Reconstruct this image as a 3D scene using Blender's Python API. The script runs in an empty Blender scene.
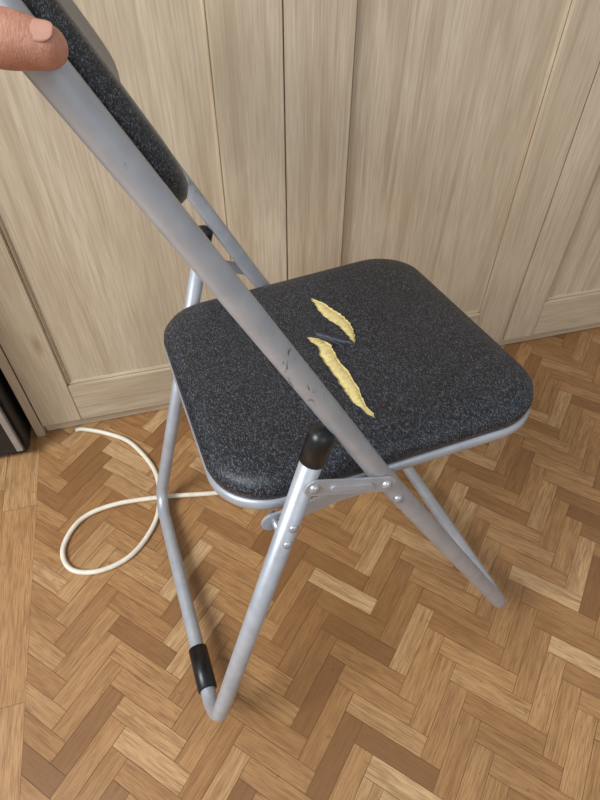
import bpy, bmesh, math, random
from mathutils import Vector, Matrix, Quaternion
from mathutils.bvhtree import BVHTree
random.seed(7)
scene=bpy.context.scene
scene.view_settings.view_transform='Standard'
# ---------------------------------------------------------------- helpers
def link(o,parent=None):
    scene.collection.objects.link(o)
    if parent: o.parent=parent
    return o
def empty(name,loc=(0,0,0),rot=None):
    e=bpy.data.objects.new(name,None); link(e); e.empty_display_size=.1
    if rot is not None: e.matrix_world=Matrix.Translation(loc)@rot.to_4x4()
    else: e.location=loc
    return e
def obj_from_bm(name,bm,mats,parent=None,smooth=True):
    me=bpy.data.meshes.new(name); bm.to_mesh(me); bm.free()
    for m in (mats if isinstance(mats,(list,tuple)) else [mats]): me.materials.append(m)
    if smooth:
        for p in me.polygons: p.use_smooth=True
    return link(bpy.data.objects.new(name,me),parent)
class NT:
    def __init__(s,name):
        s.m=bpy.data.materials.new(name); s.m.use_nodes=True; s.t=s.m.node_tree; s.t.nodes.clear()
        s.out=s.n('ShaderNodeOutputMaterial'); s.b=s.n('ShaderNodeBsdfPrincipled'); s.l(s.b.outputs[0],s.out.inputs[0])
    def n(s,t,**k):
        x=s.t.nodes.new(t)
        for a,b in k.items(): setattr(x,a,b)
        return x
    def l(s,a,b): s.t.links.new(a,b)
    def mapv(s,src,scale=(1,1,1),rot=(0,0,0)):
        m=s.n('ShaderNodeMapping'); m.inputs['Scale'].default_value=scale; m.inputs['Rotation'].default_value=rot; s.l(src,m.inputs[0]); return m.outputs[0]
    def noise(s,vec,scale,detail=3,rough=.55,dist=0):
        x=s.n('ShaderNodeTexNoise'); x.inputs['Scale'].default_value=scale; x.inputs['Detail'].default_value=detail
        x.inputs['Roughness'].default_value=rough; x.inputs['Distortion'].default_value=dist; s.l(vec,x.inputs['Vector']); return x.outputs[0]
    def ramp(s,src,stops,interp='LINEAR'):
        r=s.n('ShaderNodeValToRGB'); r.color_ramp.interpolation=interp; e=r.color_ramp.elements
        while len(e)<len(stops): e.new(.5)
        for i,(p,c) in enumerate(stops):
            e[i].position=p; e[i].color=tuple(c)+(1,) if len(c)==3 else c
        s.l(src,r.inputs[0]); return r.outputs[0]
    def mix(s,fac,a,b,mode='MIX'):
        x=s.n('ShaderNodeMix',data_type='RGBA',blend_type=mode)
        for v,i in ((fac,0),(a,6),(b,7)):
            if hasattr(v,'is_linked'): s.l(v,x.inputs[i])
            else: x.inputs[i].default_value=v if i==0 else tuple(v)+(1,)
        return x.outputs[2]
    def math(s,op,a,b=None):
        x=s.n('ShaderNodeMath',operation=op)
        for v,i in ((a,0),(b,1)):
            if v is None: continue
            if hasattr(v,'is_linked'): s.l(v,x.inputs[i])
            else: x.inputs[i].default_value=v
        return x.outputs[0]
    def bump(s,h,strength=.3,dist=.001):
        b=s.n('ShaderNodeBump'); b.inputs['Strength'].default_value=strength; b.inputs['Distance'].default_value=dist
        s.l(h,b.inputs['Height']); s.l(b.outputs[0],s.b.inputs['Normal'])
def srgb(r,g,b):
    f=lambda c:(c/255/12.92) if c/255<=.04045 else ((c/255+.055)/1.055)**2.4
    return (f(r),f(g),f(b))
# ---------------------------------------------------------------- materials
def simple(name,col,rough=.5,metal=0,bumpscale=0,bs=.2,var=(.9,1.08),ns=60):
    t=NT(name); oc=t.n('ShaderNodeTexCoord').outputs['Object']
    nz=t.noise(oc,ns,3)
    c=t.ramp(nz,[(.3,[k*var[0] for k in col]),(.7,[min(1,k*var[1]) for k in col])])
    t.l(c,t.b.inputs['Base Color']); t.b.inputs['Roughness'].default_value=rough; t.b.inputs['Metallic'].default_value=metal
    if bumpscale: t.bump(t.noise(oc,bumpscale,3),bs)
    return t.m
def wood_wardrobe():
    t=NT('light_oak_laminate'); uv=t.n('ShaderNodeUVMap').outputs[0]
    big=t.noise(t.mapv(uv,(1.3,8,1)),1,4,.6,1.6)
    fine=t.noise(t.mapv(uv,(12,300,1)),1,3,.6,.3)
    vein=t.noise(t.mapv(uv,(1.6,42,1)),1,4,.65,1.0)
    c=t.ramp(big,[(.25,srgb(188,171,146)),(.5,srgb(206,190,165)),(.75,srgb(219,205,182))])
    c=t.mix(t.ramp(vein,[(.32,(.6,.6,.6)),(.5,(0,0,0))]),c,srgb(171,150,124))
    c=t.mix(t.ramp(fine,[(.35,(.42,.42,.42)),(.6,(0,0,0))]),c,srgb(163,143,117))
    v=t.n('ShaderNodeTexVoronoi'); v.inputs['Scale'].default_value=1; t.l(t.mapv(uv,(2.4,7,1)),v.inputs['Vector'])
    k=t.ramp(v.outputs['Distance'],[(.015,(.7,.7,.7)),(.08,(0,0,0))])
    c=t.mix(k,c,srgb(148,122,95))
    t.l(c,t.b.inputs['Base Color']); t.b.inputs['Roughness'].default_value=.48
    t.bump(fine,.12,.0006); return t.m
def wood_floor():
    t=NT('oak_parquet'); uv=t.n('ShaderNodeUVMap').outputs[0]
    at=t.n('ShaderNodeAttribute',attribute_name='tone')
    c=t.ramp(at.outputs['Fac'],[(0,srgb(136,96,58)),(.3,srgb(164,121,76)),(.65,srgb(186,143,95)),(1,srgb(212,176,130))])
    g=t.noise(t.mapv(uv,(9,120,1)),1,4,.6,.5)
    g2=t.noise(t.mapv(uv,(30,500,1)),1,2,.6)
    c=t.mix(t.ramp(g,[(.3,(.6,.6,.6)),(.55,(0,0,0))]),c,srgb(128,86,49))
    c=t.mix(t.ramp(g2,[(.38,(.45,.45,.45)),(.55,(0,0,0))]),c,srgb(106,71,42))
    oc=t.n('ShaderNodeTexCoord').outputs['Object']
    c=t.mix(t.ramp(t.noise(oc,3.3,3),[(.35,(.3,.3,.3)),(.65,(0,0,0))]),c,srgb(118,85,54))
    c=t.mix(t.ramp(t.noise(oc,70,3),[(.66,(0,0,0)),(.72,(.35,.35,.35))]),c,srgb(98,68,42))
    t.l(c,t.b.inputs['Base Color'])
    t.l(t.ramp(t.noise(oc,9,4),[(.3,(.28,.28,.28)),(.7,(.45,.45,.45))]),t.b.inputs['Roughness'])
    t.bump(g,.1,.0006); return t.m
def fabric(name,sc=1.,sheen=.0,hi=(112,120,136),lo=(15,16,20)):
    t=NT(name); oc=t.n('ShaderNodeTexCoord').outputs['Object']
    v=t.mapv(oc,(820*sc,330*sc,400*sc),(0,0,.35))
    a=t.noise(v,1,2,.6,.8)
    b=t.noise(oc,1100*sc,1)
    sp=t.ramp(a,[(.50,(0,0,0)),(.61,(1,1,1))])
    w=t.ramp(b,[(.43,(.05,.05,.05)),(.60,(1,1,1))])
    f=t.mix(1,sp,w,'MULTIPLY')
    c=t.mix(f,srgb(*lo),srgb(*hi))
    t.l(c,t.b.inputs['Base Color']); t.b.inputs['Roughness'].default_value=.47
    t.b.inputs['Sheen Weight'].default_value=sheen; t.b.inputs['Sheen Roughness'].default_value=.45
    t.bump(a,.3,.0005); return t.m
def silver():
    t=NT('silver_painted_steel'); oc=t.n('ShaderNodeTexCoord').outputs['Object']
    nz=t.noise(oc,40,4); c=t.ramp(nz,[(.3,srgb(165,169,177)),(.7,srgb(182,186,193))])
    s=t.noise(t.mapv(oc,(150,150,60)),1,4,.7,1.2)
    sx=t.n('ShaderNodeSeparateXYZ'); t.l(oc,sx.inputs[0])
    m1=t.ramp(t.math('ABSOLUTE',t.math('SUBTRACT',sx.outputs[2],.585)),[(.02,(1,1,1)),(.05,(0,0,0))])
    m=t.math('MULTIPLY',t.ramp(s,[(.60,(0,0,0)),(.66,(1,1,1))]),m1)
    c=t.mix(m,c,srgb(92,96,104))
    s2=t.noise(t.mapv(oc,(300,300,120)),1,3,.7,.5)
    c=t.mix(t.ramp(s2,[(.71,(0,0,0)),(.75,(.6,.6,.6))]),c,srgb(116,120,128))
    t.l(c,t.b.inputs['Base Color']); t.b.inputs['Metallic'].default_value=.35
    t.l(t.ramp(t.noise(oc,90,4),[(.3,(.32,.32,.32)),(.7,(.45,.45,.45))]),t.b.inputs['Roughness'])
    return t.m
def skin():
    t=NT('skin'); oc=t.n('ShaderNodeTexCoord').outputs['Object']
    c=t.ramp(t.noise(oc,60,4),[(.3,srgb(176,120,98)),(.7,srgb(204,152,128))])
    c=t.mix(t.ramp(t.noise(oc,400,2),[(.3,(.3,.3,.3)),(.6,(0,0,0))]),c,srgb(156,98,80))
    t.l(c,t.b.inputs['Base Color']); t.b.inputs['Roughness'].default_value=.45
    t.b.inputs['Subsurface Weight'].default_value=.12; t.b.inputs['Subsurface Radius'].default_value=(.006,.002,.001); t.b.inputs['Subsurface Scale'].default_value=1
    t.bump(t.noise(t.mapv(oc,(700,260,400)),1,3,.6,1),.5,.0008); return t.m
M_ward=wood_wardrobe(); M_floor=wood_floor(); M_fab=fabric('speckled_fabric'); M_padfab=fabric('back_pad_fabric',1.7,.25,(116,122,132))
M_sil=silver(); M_skin=skin(); M_nail=simple('fingernail',srgb(190,143,124),.3)
M_rub=simple('black_rubber',srgb(18,18,20),.35); M_foam=simple('yellow_foam',srgb(238,219,152),.95,0,420,.8,(.78,1.1),220)
M_flap=simple('torn_black_fabric',srgb(38,43,54),.45,0,300,.6)
M_cable=simple('beige_cable_pvc',srgb(226,218,200),.45); M_black=simple('black_lacquer',srgb(26,26,28),.35)
M_gap=simple('dark_gap',srgb(88,62,40),.8)
M_wall=simple('painted_plaster',srgb(225,220,210),.8); M_chrome=simple('rivet_steel',srgb(184,188,194),.3,.7)
# ---------------------------------------------------------------- frames of reference
WY=math.radians(14.912); WD=.887
Rw=Matrix.Rotation(WY,3,'Z'); ROOM=Matrix.Translation((0,WD,0))@Rw.to_4x4()   # x along wall, +y into the wall
# ---------------------------------------------------------------- floor
def uv_quad(bm,uvl,tone,pts,uvs,tv):
    vs=[bm.verts.new(p) for p in pts]; f=bm.faces.new(vs)
    for lp,u in zip(f.loops,uvs): lp[uvl].uv=u
    for v in vs: v[tone]=tv
    return f
U0=-.56; W=.0295; N=4; L=N*W
bm=bmesh.new(); uvl=bm.loops.layers.uv.new('UVMap'); tone=bm.verts.layers.float.new('tone')
c45=math.sqrt(.5); g=.00035
for m in range(-20,21):
    for i in range(-150,151):
        for kind in (0,1):
            if kind==0: x0,y0,dx,dy=(i+2*N*m)*W,i*W,L,W
            else: x0,y0,dx,dy=(i+N+2*N*m)*W,(i+1-N)*W,W,L
            cx,cy=x0+dx/2,y0+dy/2
            T=lambda x,y:((x-y)*c45,(x+y)*c45-.3)
            u,v=T(cx,cy)
            if u<U0-.12 or u>2.3 or v<-2.6 or v>.2: continue
            P=[(x0+g,y0+g),(x0+dx-g,y0+g),(x0+dx-g,y0+dy-g),(x0+g,y0+dy-g)]
            a,b=random.uniform(0,50),random.uniform(0,50)
            if kind==0: UV=[(a,b),(a+L,b),(a+L,b+W),(a,b+W)]
            else: UV=[(a,b),(a,b+W),(a+L,b+W),(a+L,b)]
            uv_quad(bm,uvl,tone,[T(*p)+(0.,) for p in P],UV,min(1,max(0,random.gauss(.5,.28))))
bmesh.ops.bisect_plane(bm,geom=bm.verts[:]+bm.edges[:]+bm.faces[:],plane_co=(U0,0,0),plane_no=(-1,0,0),clear_outer=True)
bmesh.ops.bisect_plane(bm,geom=bm.verts[:]+bm.edges[:]+bm.faces[:],plane_co=(0,.1,0),plane_no=(0,1,0),clear_outer=True)
bw=.062
for k in range(14):
    y=.4-random.uniform(0,.25)
    while y>-2.6:
        ln=random.uniform(.35,.6); xa,xb=U0-(k+1)*bw+g,U0-k*bw-g
        y2=y-ln; a,b=random.uniform(0,50),random.uniform(0,50)
        uv_quad(bm,uvl,tone,[(xa,y2+g,0),(xb,y2+g,0),(xb,y-g,0),(xa,y-g,0)],[(a,b),(a,b+bw),(a+ln,b+bw),(a+ln,b)],random.uniform(.55,.95))
        y=y2
nf=len(bm.faces)
uv_quad(bm,uvl,tone,[(-1.6,-2.8,-.0008),(2.5,-2.8,-.0008),(2.5,.8,-.0008),(-1.6,.8,-.0008)],[(0,0)]*4,0)
bm.faces.ensure_lookup_table(); bm.faces[nf].material_index=1
floor=obj_from_bm('floor',bm,[M_floor,M_gap],smooth=False); floor.matrix_world=ROOM
# ---------------------------------------------------------------- wardrobe
ward=empty('wardrobe'); ward.matrix_world=ROOM
def board(name,x0,x1,y0,y1,z0,z1,grain='z',parent=ward,mat=M_ward,bev=.0015):
    bm=bmesh.new(); bmesh.ops.create_cube(bm,size=1)
    for v in bm.verts: v.co=Vector(((x0+x1)/2+v.co.x*(x1-x0),(y0+y1)/2+v.co.y*(y1-y0),(z0+z1)/2+v.co.z*(z1-z0)))
    if bev: bmesh.ops.bevel(bm,geom=bm.edges[:],offset=bev,segments=2,affect='EDGES')
    uvl=bm.loops.layers.uv.new('UVMap'); a,b=random.uniform(0,60),random.uniform(0,60)
    for f in bm.faces:
        n=f.normal
        for lp in f.loops:
            c=lp.vert.co; other=c.y if abs(n.x)>.7 else (c.x if grain=='z' else c.z)
            if abs(n.z)>.7: other=c.y
            lp[uvl].uv=((c.z if grain=='z' else c.x)+a,other+b)
    return obj_from_bm(name,bm,mat,parent,smooth=False)
DT=2.02
def door(i,x0,x1,sl,sr):
    zb=.028; g=.0008
    board(f'door_{i}_stile_a',x0+g,x0+sl,0,.02,zb,DT); board(f'door_{i}_stile_b',x1-sr,x1-g,0,.02,zb,DT)
    board(f'door_{i}_rail_bottom',x0+sl,x1-sr,.0003,.02,zb,zb+.098,'x'); board(f'door_{i}_rail_top',x0+sl,x1-sr,.0003,.02,DT-.09,DT,'x')
    board(f'door_{i}_panel',x0+sl-.005,x1-sr+.005,.0085,.016,zb+.09,DT-.08,'z')
    for nm,a in (('a',x0+sl),('b',x1-sr-.006)): board(f'door_{i}_bead_{nm}',a,a+.006,.0045,.012,zb+.098,DT-.09,'z',bev=.002)
    board(f'door_{i}_bead_c',x0+sl,x1-sr,.0045,.012,zb+.098,zb+.104,'x',bev=.002)
door(1,-.547,-.024,.078,.101); door(2,-.024,.497,.103,.082); door(3,.497,1.018,.078,.09)
board('plinth',-.547,1.018,.012,.03,.0,.026,'x'); board('side_left',-.566,-.549,.0,.58,0,DT,'z'); board('side_right',1.02,1.038,.0,.58,0,DT,'z')
board('carcass_back',-.549,1.02,.56,.575,.0,DT,'z'); board('top_board',-.566,1.038,-.0,.58,DT+.002,DT+.03,'x')
board('carcass_inner',-.549,1.02,.024,.05,.03,DT,'z',mat=M_gap)
def wallbox(name,x0,x1,y0,y1,z0,z1):
    o=board(name,x0,x1,y0,y1,z0,z1,parent=None,mat=M_wall,bev=0); o.matrix_world=ROOM; return o
wallbox('wall_back',-1.6,2.5,.62,.72,0,2.6)
# black cabinet left of the wardrobe
cab=empty('black_cabinet'); cab.matrix_world=ROOM
board('body',-1.0,-.575,-.045,.4,.012,.62,parent=cab,mat=M_black,bev=.004)
board('front_panel',-.985,-.59,-.053,-.045,.05,.60,parent=cab,mat=M_black,bev=.002)
board('trim_strip',-.592,-.580,-.056,-.046,.03,.61,parent=cab,mat=M_chrome,bev=.001)
for k,(x,y) in enumerate([(-.98,-.02),(-.6,-.02),(-.98,.37),(-.6,.37)]): board(f'foot_{k+1}',x-.015,x+.015,y-.015,y+.015,0,.013,parent=cab,mat=M_rub,bev=.002)
# ---------------------------------------------------------------- chair
TS=math.radians(-5.612); YAW=math.radians(20.968)
CH_R=Matrix.Rotation(YAW,3,'Z')@Matrix.Rotation(TS,3,'X'); CH_O=Vector((.245,.559,.0204+.0108))
chair=empty('folding_chair',CH_O,CH_R)
def round_path(pts,rad,seg=8,closed=False):
    out=[]; P=[Vector(p) for p in pts]
    for i,p in enumerate(P):
        if i in (0,len(P)-1): out.append(p); continue
        a=(P[i-1]-p); b=(P[i+1]-p); r=rad[i] if isinstance(rad,(list,tuple)) else rad
        ang=a.angle(b); 
        if r<=0 or abs(ang-math.pi)<.01: out.append(p); continue
        d=r/math.tan(ang/2); a.normalize(); b.normalize()
        s,e=p+a*d,p+b*d
        cen=p+(a+b).normalized()*(r/math.sin(ang/2))
        v0,v1=s-cen,e-cen
        for k in range(seg+1): 
            t=k/seg; th=v0.angle(v1)
            out.append(cen+(v0*math.sin((1-t)*th)+v1*math.sin(t*th))/math.sin(th))
    return out
def tube_bm(bm,pts,r,sides=20,cap=True,radii=None):
    n=len(pts); pts=[Vector(p) for p in pts]; rings=[]
    T=[(pts[min(i+1,n-1)]-pts[max(i-1,0)]).normalized() for i in range(n)]
    up=Vector((0,0,1)) if abs(T[0].z)<.9 else Vector((0,1,0))
    x=T[0].cross(up).normalized()
    for i in range(n):
        if i: x=T[i-1].rotation_difference(T[i])@x
        x=(x-T[i]*x.dot(T[i])).normalized(); y=T[i].cross(x)
        rr=radii[i] if radii else r
        rings.append([bm.verts.new(pts[i]+x*math.cos(a)*rr+y*math.sin(a)*rr) for a in [2*math.pi*k/sides for k in range(sides)]])
    fs=[]
    for i in range(n-1):
        for k in range(sides): fs.append(bm.faces.new((rings[i][k],rings[i][(k+1)%sides],rings[i+1][(k+1)%sides],rings[i+1][k])))
    if cap:
        fs.append(bm.faces.new(rings[0][::-1])); fs.append(bm.faces.new(rings[-1]))
    bmesh.ops.recalc_face_normals(bm,faces=fs)
def tube(name,pts,r,mat,parent=chair,sides=20,cap=True,radii=None):
    bm=bmesh.new(); tube_bm(bm,pts,r,sides,cap,radii)
    return obj_from_bm(name,bm,mat,parent)
w=.209
J=(-.242,.424); T=(-.434,.791); top=(-.463,.846)
fr=round_path([(0,0,0),(0,-w,0),(J[0],-w,J[1]),(top[0],-w,top[1]),(top[0],w,top[1]),(J[0],w,J[1]),(0,w,0),(0,0,0)],[0,.035,.12,.05,.05,.12,.035,0],10)
fr2=[]
for a,b in zip(fr,fr[1:]):
    m=max(1,int((b-a).length/.03))
    for k in range(m): fr2.append(a.lerp(b,k/m))
fr2.append(fr[-1])
rad=[.0106-.0010*min(1,max(0,(p.z-.42)/.25)) for p in fr2]
tube('main_frame_tube',fr2,0,M_sil,cap=False,radii=rad,sides=28)
P=(-.305,.500); Rr=(-.464,0)
rr_=round_path([(P[0],-w,P[1]),(Rr[0],-w,Rr[1]),(Rr[0],w,Rr[1]),(P[0],w,P[1])],[0,.04,.04,0],10)
tube('rear_leg_tube',rr_,.0106,M_sil,sides=28)
def lerp(a,b,t): return Vector(a)*(1-t)+Vector(b)*t
for s,nm in ((-1,'near'),(1,'far')):
    A=Vector((P[0],s*w,P[1])); B=Vector((Rr[0],s*w,Rr[1])); d=(A-B).normalized()
    pts=[A-d*.026,A-d*.0255,A+d*.002,A+d*.008,A+d*.011]
    tube('leg_cap_'+nm,pts,0,M_rub,radii=[.0110,.0121,.0121,.010,.004])
tube('rubber_sleeve',[(Rr[0],-.162,0),(Rr[0],-.161,0),(Rr[0],-.098,0),(Rr[0],-.097,0)],0,M_rub,radii=[.0115,.0138,.0138,.0115])
def rivet(name,c,axis,rad=.006,h=.004,mat=M_chrome):
    c=Vector(c);a=Vector(axis).normalized()
    tube(name,[c,c+a*h*.4,c+a*h*.8,c+a*h],0,mat,radii=[rad,rad,rad*.75,rad*.3],sides=16)
def plate(name,pts2,y,th,width,parent=chair,waist=.7):
    bm=bmesh.new(); outline=[]
    P2=[Vector(p) for p in pts2]; d0=(P2[1]-P2[0]).normalized(); d1=(P2[-1]-P2[-2]).normalized()
    perp=lambda d:Vector((-d.y,d.x))
    h=width/2
    for k in range(9):
        a=math.pi/2+math.pi*k/8; outline.append(P2[0]+d0*math.cos(a)*h+perp(d0)*math.sin(a)*h)
    for p in P2[1:-1]: outline.append(p-perp(((P2[-1]-P2[0]).normalized()))*h*waist)
    for k in range(9):
        a=-math.pi/2+math.pi*k/8; outline.append(P2[-1]+d1*math.cos(a)*h+perp(d1)*math.sin(a)*h)
    for p in P2[1:-1][::-1]: outline.append(p+perp(((P2[-1]-P2[0]).normalized()))*h*waist)
    f=bm.faces.new([bm.verts.new((p.x,y,p.y)) for p in outline])
    e=bmesh.ops.extrude_face_region(bm,geom=[f]); bmesh.ops.translate(bm,verts=[v for v in e['geom'] if isinstance(v,bmesh.types.BMVert)],vec=(0,th,0))
    bmesh.ops.recalc_face_normals(bm,faces=bm.faces)
    return obj_from_bm(name,bm,M_sil,parent,smooth=False)
for s,nm in ((-1,'near'),(1,'far')):
    yo=s*(w+.0110)
    A=(-.316,.453); B=(-.243,.425)
    plate('link_bar_'+nm,[A,lerp(A+(0,),B+(0,),.5).xy,B],yo,s*.0025,.0185,waist=.95)
    plate('link_rib_'+nm,[lerp(A+(0,),B+(0,),.25).xy,lerp(A+(0,),B+(0,),.5).xy,lerp(A+(0,),B+(0,),.75).xy],yo+s*.0025,s*.0018,.007)
    rivet('rivet_a_'+nm,(A[0],yo,A[1]),(0,s,0),.0056,.006); rivet('rivet_b_'+nm,(B[0],yo,B[1]),(0,s,0),.0056,.006)
    rivet('rivet_c_'+nm,(-.226,s*(w+.009),.392),(0,s,0),.0055,.005)
    d=(Vector((P[0],0,P[1]))-Vector((Rr[0],0,Rr[1])))
    for k,t in enumerate((.80,.755)):
        q=Vector((Rr[0],0,Rr[1]))+d*t; rivet(f'rivet_leg{k}_{nm}',(q.x,s*(w+.009),q.z),(0,s,0),.0052,.004)
    plate('seat_bracket_'+nm,[(-.350,.380),(-.28,.387),(-.224,.389)],s*(.188),s*.003,.022)
    for k,(x,z) in enumerate(((-.347,.381),(-.224,.389))):
        tube(f'pivot_pin{k}_{nm}',[(x,s*.18,z),(x,s*.203,z)],.004,M_chrome,sides=12)
# seat
xs,D,Wr,Wf,zs,SP=-.395,.383,.356,.370,.4150,math.radians(1.16)
def outline(inset,n=14,rad=.066):
    x0,x1=xs+inset,xs+D-inset; a,b=Wr/2-inset,Wf/2-inset; R=max(rad-inset*.8,.012)
    cs=[((x1,b),0),((x0,a),1),((x0,-a),2),((x1,-b),3)]
    pts=[]
    for (cx,cy),q in cs:
        sx=1 if q in(0,3) else -1; sy=1 if q in (0,1) else -1
        ccx,ccy=cx-sx*R,cy-sy*R
        for k in range(n+1):
            th=math.pi/2*(q+k/n); pts.append((ccx+R*math.cos(th),ccy+R*math.sin(th)))
    return pts
def sweep(name,prof,mat,close_top=True,close_bot=True):
    bm=bmesh.new(); rings=[]
    for ins,z in prof:
        rings.append([bm.verts.new((x,y,zs+z+(x-xs)*math.tan(SP))) for x,y in outline(ins)])
    n=len(rings[0])
    for i in range(len(rings)-1):
        for k in range(n): bm.faces.new((rings[i][k],rings[i][(k+1)%n],rings[i+1][(k+1)%n],rings[i+1][k]))
    if close_bot: bm.faces.new(rings[0][::-1])
    if close_top: bm.faces.new(rings[-1])
    bmesh.ops.recalc_face_normals(bm,faces=bm.faces)
    bvh=BVHTree.FromBMesh(bm); o=obj_from_bm(name,bm,mat,chair); return o,bvh
seat,bvh=sweep('seat_cushion',[(.006,-.023),(.001,-.020),(-.001,-.012),(.0005,-.004),(.005,.002),(.012,.0052),(.025,.0078),(.045,.0095),(.08,.0108),(.12,.0115),(.165,.0118)],[M_fab,M_foam])
sweep('seat_pan',[(.012,-.036),(.005,-.037),(.0005,-.0355),(-.0015,-.032),(-.001,-.0225),(.004,-.0218)],M_sil)
# tears
def surf(x,y):
    h=bvh.ray_cast(Vector((x,y,1)),Vector((0,0,-1))); return h[0].z
def dens(poly,sub=7):
    out=[]
    for i in range(len(poly)-1):
        for k in range(sub): 
            t=k/sub; out.append([poly[i][j]*(1-t)+poly[i+1][j]*t for j in range(3)])
    out.append(list(poly[-1])); return out
OX,OY=-.006,-.011
def ragged(poly,amt=.0012,ox=0,oy=0):
    out=[]; la=lb=0
    for x,y,h in dens(poly):
        la=la*.5+random.uniform(-amt,amt); lb=lb*.5+random.uniform(-amt,amt)
        l,r_=(h,h) if h<.002 else (h+la,h+lb)
        out.append((x+OX+ox,y+OY+oy,l,r_))
    return out
Q=(-1,-.85,-.6,-.3,0,.3,.6,.85,1)
def strip(name,rg,mat,hgt,rough=.0004):
    bm=bmesh.new(); rows=[]
    for x,y,l,r_ in rg:
        row=[]; hh=min(1,(l+r_)/.008)*hgt
        for q in Q:
            xx=x+q*(l if q<0 else r_)
            zz=surf(xx,y)+(hh*(1-abs(q)**2.5)+random.uniform(-rough,rough) if abs(q)<1 else -.0006)
            row.append(bm.verts.new((xx,y,zz)))
        rows.append(row)
    for a,b in zip(rows,rows[1:]):
        for q in range(8): bm.faces.new((a[q],a[q+1],b[q+1],b[q]))
    bmesh.ops.recalc_face_normals(bm,faces=bm.faces)
    return obj_from_bm(name,bm,mat,chair)
def cut(rg,edge=.0032,crown=.0026,rough=.0005):
    """real slit: subtract a trough from the cushion; its rough bottom is foam"""
    bm=bmesh.new(); rows=[]
    for x,y,l,r_ in rg:
        row=[]; hh=min(1,(l+r_)/.012)
        for q in Q:
            xx=x+q*(l if q<0 else r_); s=surf(x,y)
            row.append(bm.verts.new((xx,y,s-edge+crown*hh*(1-abs(q)**2.2)+random.uniform(-rough,rough))))
        a=bm.verts.new((x-l,y,surf(x,y)+.01)); b=bm.verts.new((x+r_,y,surf(x,y)+.01))
        rows.append([a]+row+[b])
    n=len(rows[0])
    for a,b in zip(rows,rows[1:]):
        for q in range(n): bm.faces.new((a[q],a[(q+1)%n],b[(q+1)%n],b[q]))
    bm.faces.new(rows[0]); bm.faces.new(rows[-1][::-1])
    bmesh.ops.triangulate(bm,faces=bm.faces[:])
    bmesh.ops.recalc_face_normals(bm,faces=bm.faces)
    for f in bm.faces: f.material_index=1
    c=obj_from_bm('cutter',bm,[M_fab,M_foam],chair,smooth=True)
    md=seat.modifiers.new('cut','BOOLEAN'); md.operation='DIFFERENCE'; md.solver='EXACT'; md.object=c
    return c
g1=ragged([(-.186,.117,.0008),(-.182,.10,.006),(-.179,.08,.009),(-.175,.062,.0115),(-.171,.045,.0095),(-.170,.025,.0065),(-.172,.008,.0045),(-.176,-.006,.0008)])
g2=ragged([(-.224,.034,.001),(-.216,.024,.008),(-.211,.010,.0085),(-.214,-.008,.0105),(-.213,-.03,.009),(-.212,-.055,.0100),(-.213,-.078,.009),(-.214,-.100,.0065),(-.209,-.130,.0008)])
cutters=[cut(g1),cut(g2)]
bpy.context.view_layer.update()
dg=bpy.context.evaluated_depsgraph_get()
nm_=bpy.data.meshes.new_from_object(seat.evaluated_get(dg)); seat.modifiers.clear(); seat.data=nm_
for c in cutters: bpy.data.objects.remove(c,do_unlink=True)
# keep the upholstery shading independent of the slit walls
bm=bmesh.new(); bm.from_mesh(nm_)
for e in bm.edges:
    ms={f.material_index for f in e.link_faces}
    if len(ms)>1: e.smooth=False
for f in bm.faces:
    if f.material_index==0 and f.normal.z>.9995 and f.calc_area()>.0005: f.smooth=False
bm.to_mesh(nm_); bm.free()
for nm,gg in (('1',g1),('2',g2)):
    for s in (-1,1):
        pts=[]
        for x,y,l,r_ in gg:
            h=r_ if s>0 else l
            pts.append((x+s*(h+.0003),y,surf(x+s*h,y)+.0002))
        tube(f'torn_edge_{nm}_{"a" if s<0 else "b"}',pts,0,M_flap,sides=8,radii=[random.uniform(.0006,.0012) for _ in pts])
strip('torn_flap',ragged([(-.214,.036,.001),(-.207,.030,.006),(-.198,.021,.0082),(-.190,.011,.0082),(-.182,-.001,.0055),(-.176,-.010,.0008)],.0006,.001,.002),M_flap,.0035)
strip('torn_flap_fold',ragged([(-.214,.030,.0006),(-.206,.020,.0022),(-.197,.007,.0022),(-.189,-.006,.0006)],.0003),M_flap,.006)
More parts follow.
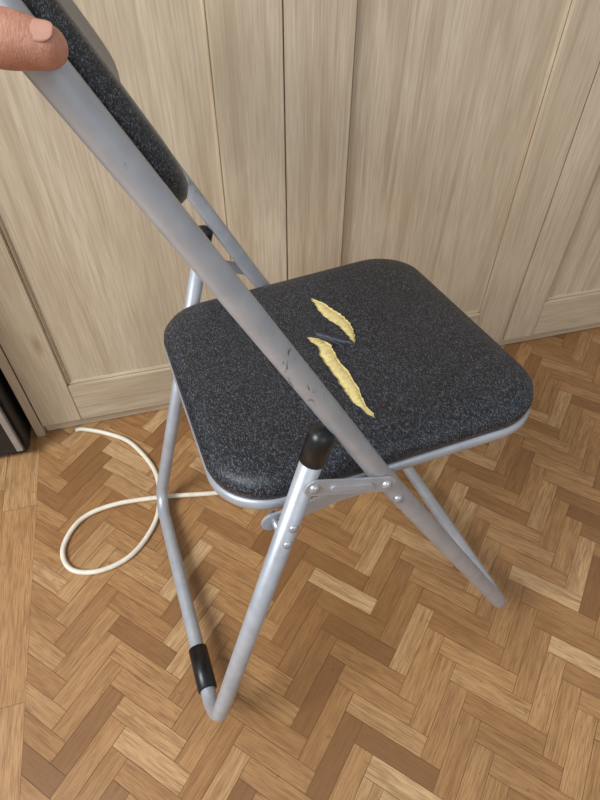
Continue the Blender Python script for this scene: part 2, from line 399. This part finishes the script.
# back pad
def padmesh(name,zb,zt,hw,off,th,mat,rad=.04,curve=-.012):
    bm=bmesh.new(); n=12
    dirv=Vector((-.523,0,1)).normalized(); nrm=Vector((dirv.z,0,-dirv.x))
    cz=(zb+zt)/2; hl=(zt-zb)/2/dirv.z; c0=Vector((-.242-.523*(cz-.424),0,cz))
    def ol(ins):
        a,b=hl-ins,hw-ins; R=max(rad-ins,.006); pts=[]
        for q in range(4):
            sx=1 if q in(0,3) else -1; sy=1 if q in (0,1) else -1
            for k in range(n+1):
                th_=math.pi/2*(q+k/n); pts.append((sx*(a-R)+R*math.cos(th_),sy*(b-R)+R*math.sin(th_)))
        out=[]
        for i,p in enumerate(pts):
            q=pts[(i+1)%len(pts)]; m=14 if (i%(n+1))==n else 1
            for k in range(m): out.append((p[0]+(q[0]-p[0])*k/m,p[1]+(q[1]-p[1])*k/m))
        return out
    prof=[(.05,-1.0),(.02,-.95),(.006,-.75),(0,-.2),(.001,.3),(.006,.75),(.014,.95),(.03,1.08),(.055,1.15)]
    rings=[]
    for ins,h in prof:
        rg=[]
        for a,b in ol(ins):
            cv=curve*(1-(b/hw)**2)
            rg.append(bm.verts.new(c0+dirv*a+Vector((0,b,0))+nrm*(off+h*th/2+cv)))
        rings.append(rg)
    m=len(rings[0])
    for i in range(len(rings)-1):
        for k in range(m): bm.faces.new((rings[i][k],rings[i][(k+1)%m],rings[i+1][(k+1)%m],rings[i+1][k]))
    for rg in (rings[0],rings[-1]): bm.faces.new(rg)
    bmesh.ops.triangulate(bm,faces=[f for f in bm.faces if len(f.verts)>4])
    bmesh.ops.recalc_face_normals(bm,faces=bm.faces)
    return obj_from_bm(name,bm,mat,chair)
padmesh('back_pad',.699,.845,.200,.011,.025,M_padfab)
for s in (-1,1):
    tube(f'back_pad_bracket_{"a" if s<0 else "b"}',[(-.404,s*.205,.735),(-.404,s*.17,.735)],.005,M_chrome)
# ---------------------------------------------------------------- hand gripping the frame corner
HX,HY,HZ=Vector((1,0,0)),Vector((0,.737,.676)),Vector((0,-.676,.737))
HR=Matrix((HX,HY,HZ)).transposed()
hand=empty('hand',Vector((-.1136,.2817,.8388)),HR)
td=Vector((-.464,.533,.707)); bd=Vector((-.356,.618,-.70)); nx=Vector((.811,.577,.098))
def limb(bm,pts,radii,sub=6):
    P=[Vector(p) for p in pts]; Q=[P[0]]+P+[P[-1]]; Rr=[radii[0]]+list(radii)+[radii[-1]]
    o=[];ro=[]
    for i in range(1,len(Q)-2):
        for k in range(sub):
            t=k/sub; a,b,c,d=Q[i-1:i+3]; o.append(.5*((2*b)+(c-a)*t+(2*a-5*b+4*c-d)*t*t+(3*b-a-3*c+d)*t**3))
            a,b,c,d=Rr[i-1:i+3]; ro.append(.5*((2*b)+(c-a)*t+(2*a-5*b+4*c-d)*t*t+(3*b-a-3*c+d)*t**3))
    o.append(Q[-1]); ro.append(Rr[-1])
    for end in (0,-1):
        d=((o[0]-o[1]) if end==0 else (o[-1]-o[-2])).normalized(); base=o[end].copy(); r0=ro[end]
        ex=[(base+d*r0*math.sin(a),r0*math.cos(a)) for a in (.35,.7,1.0,1.25,1.45)]
        if end==0:
            for p,q in ex: o.insert(0,p); ro.insert(0,q)
        else:
            for p,q in ex: o.append(p); ro.append(q)
    tube_bm(bm,o,0,18,True,ro)
bm=bmesh.new()
wrist=Vector((-.138,.0,.010))
limb(bm,[wrist+Vector((-.02,0,.01)),(-.098,.006,.030),(-.060,.000,.035),(-.026,-.001,.0265),(-.006,-.001,.0215),(.0075,-.002,.0185)],[.022,.019,.0135,.0112,.0114,.0090])
lens=[.95,1.05,1.0,.85]
for i in range(4):
    C=td*.055+bd*(.028+.0205*i); k=lens[i]; rf=[.0088,.0092,.0088,.0078][i]
    K=C-nx*.034+td*.010
    limb(bm,[wrist+bd*(-.018+.012*i),wrist.lerp(K,.55)+bd*(.002*i),K],[.019,.0165,.0125])
    limb(bm,[K,C-nx*.008+td*(.022),C+nx*.014*k+td*.018,C+nx*.028*k+td*.002,C+nx*.027*k-td*.014*k],[.0118,rf+.0012,rf+.0006,rf,rf*.85])
limb(bm,[wrist+Vector((.02,.01,-.004)),wrist,wrist+Vector((-.10,-.03,.035)),wrist+Vector((-.25,-.09,.09))],[.024,.026,.032,.042])
hm=obj_from_bm('hand_surface',bm,M_skin,hand)
rm=hm.modifiers.new('Remesh','REMESH'); rm.mode='VOXEL'; rm.voxel_size=.0014; rm.use_smooth_shade=True
sm=hm.modifiers.new('Smooth','SMOOTH'); sm.iterations=6; sm.factor=.5
bm=bmesh.new(); rows=[]
for i in range(17):
    s=i/16; a_=.0020+.0122*s; e=abs(2*s-1); hw=.0052*max(.02,(1-e**2.4))**.5
    row=[]
    for q in range(-5,6):
        th=q/5*hw/.0092
        cx=Vector((a_,-.0015,.0195-.16*a_)); rr=.0102-.055*max(0,a_-.006)-.0003*abs(q)/5
        row.append(bm.verts.new(cx+Vector((0,math.sin(th+.15)*rr,math.cos(th+.15)*rr))))
    rows.append(row)
for a,b in zip(rows,rows[1:]):
    for q in range(10): bm.faces.new((a[q],a[q+1],b[q+1],b[q]))
bmesh.ops.recalc_face_normals(bm,faces=bm.faces)
nail=obj_from_bm('thumbnail',bm,M_nail,hand); sd=nail.modifiers.new('Solidify','SOLIDIFY'); sd.thickness=.0006
# ---------------------------------------------------------------- cable
def cpts(pts,z=.0046):
    out=[]; P=[Vector(p+(0,)) for p in pts]; P=[P[0]]+P+[P[-1]]
    for i in range(1,len(P)-2):
        for k in range(8):
            t=k/8; a,b,c,d=P[i-1:i+3]
            out.append(.5*((2*b)+(c-a)*t+(2*a-5*b+4*c-d)*t*t+(3*b-a-3*c+d)*t**3)+Vector((0,0,z)))
    out.append(P[-1]+Vector((0,0,z))); return out
cab_pts=[(-.470,.757),(-.453,.760),(-.40,.748),(-.347,.723),(-.29,.66),(-.268,.60),(-.266,.538),(-.295,.475),(-.345,.444),(-.395,.447),(-.420,.487),(-.403,.545),(-.345,.578),(-.25,.595),(-.161,.603),(-.05,.62),(.1,.70),(.2,.80),(.24,.915)]
tube('power_cable',cpts(cab_pts),.0045,M_cable,parent=None,sides=12)
# ---------------------------------------------------------------- lights, world
def area(name,loc,target,size,sy,power,col=(1,1,1)):
    l=bpy.data.lights.new(name,'AREA'); l.shape='RECTANGLE'; l.size=size; l.size_y=sy; l.energy=power; l.color=col
    o=bpy.data.objects.new(name,l); link(o); o.location=loc
    o.rotation_euler=(Vector(target)-Vector(loc)).to_track_quat('-Z','Y').to_euler(); return o
area('window_daylight',(-1.7,-.7,2.3),(.1,.5,.3),1.2,1.2,88,(.95,.975,1))
area('room_daylight',(1.2,-1.8,2.3),(.1,.6,.2),1.8,1.4,14,(1,.99,.97))
wd=bpy.data.worlds.new('World'); scene.world=wd; wd.use_nodes=True
wd.node_tree.nodes['Background'].inputs[0].default_value=(.94,.97,1,1); wd.node_tree.nodes['Background'].inputs[1].default_value=.46
# ---------------------------------------------------------------- camera
cd=bpy.data.cameras.new('camera'); cam=bpy.data.objects.new('camera',cd); link(cam)
cd.sensor_fit='VERTICAL'; cd.sensor_height=24; cd.lens=567.82/800*24; cd.clip_start=.01
cam.matrix_world=Matrix.Translation((0,0,.926))@(Matrix.Rotation(math.radians(90-47.483),4,'X')@Matrix.Rotation(math.radians(.144),4,'Z'))
scene.camera=cam
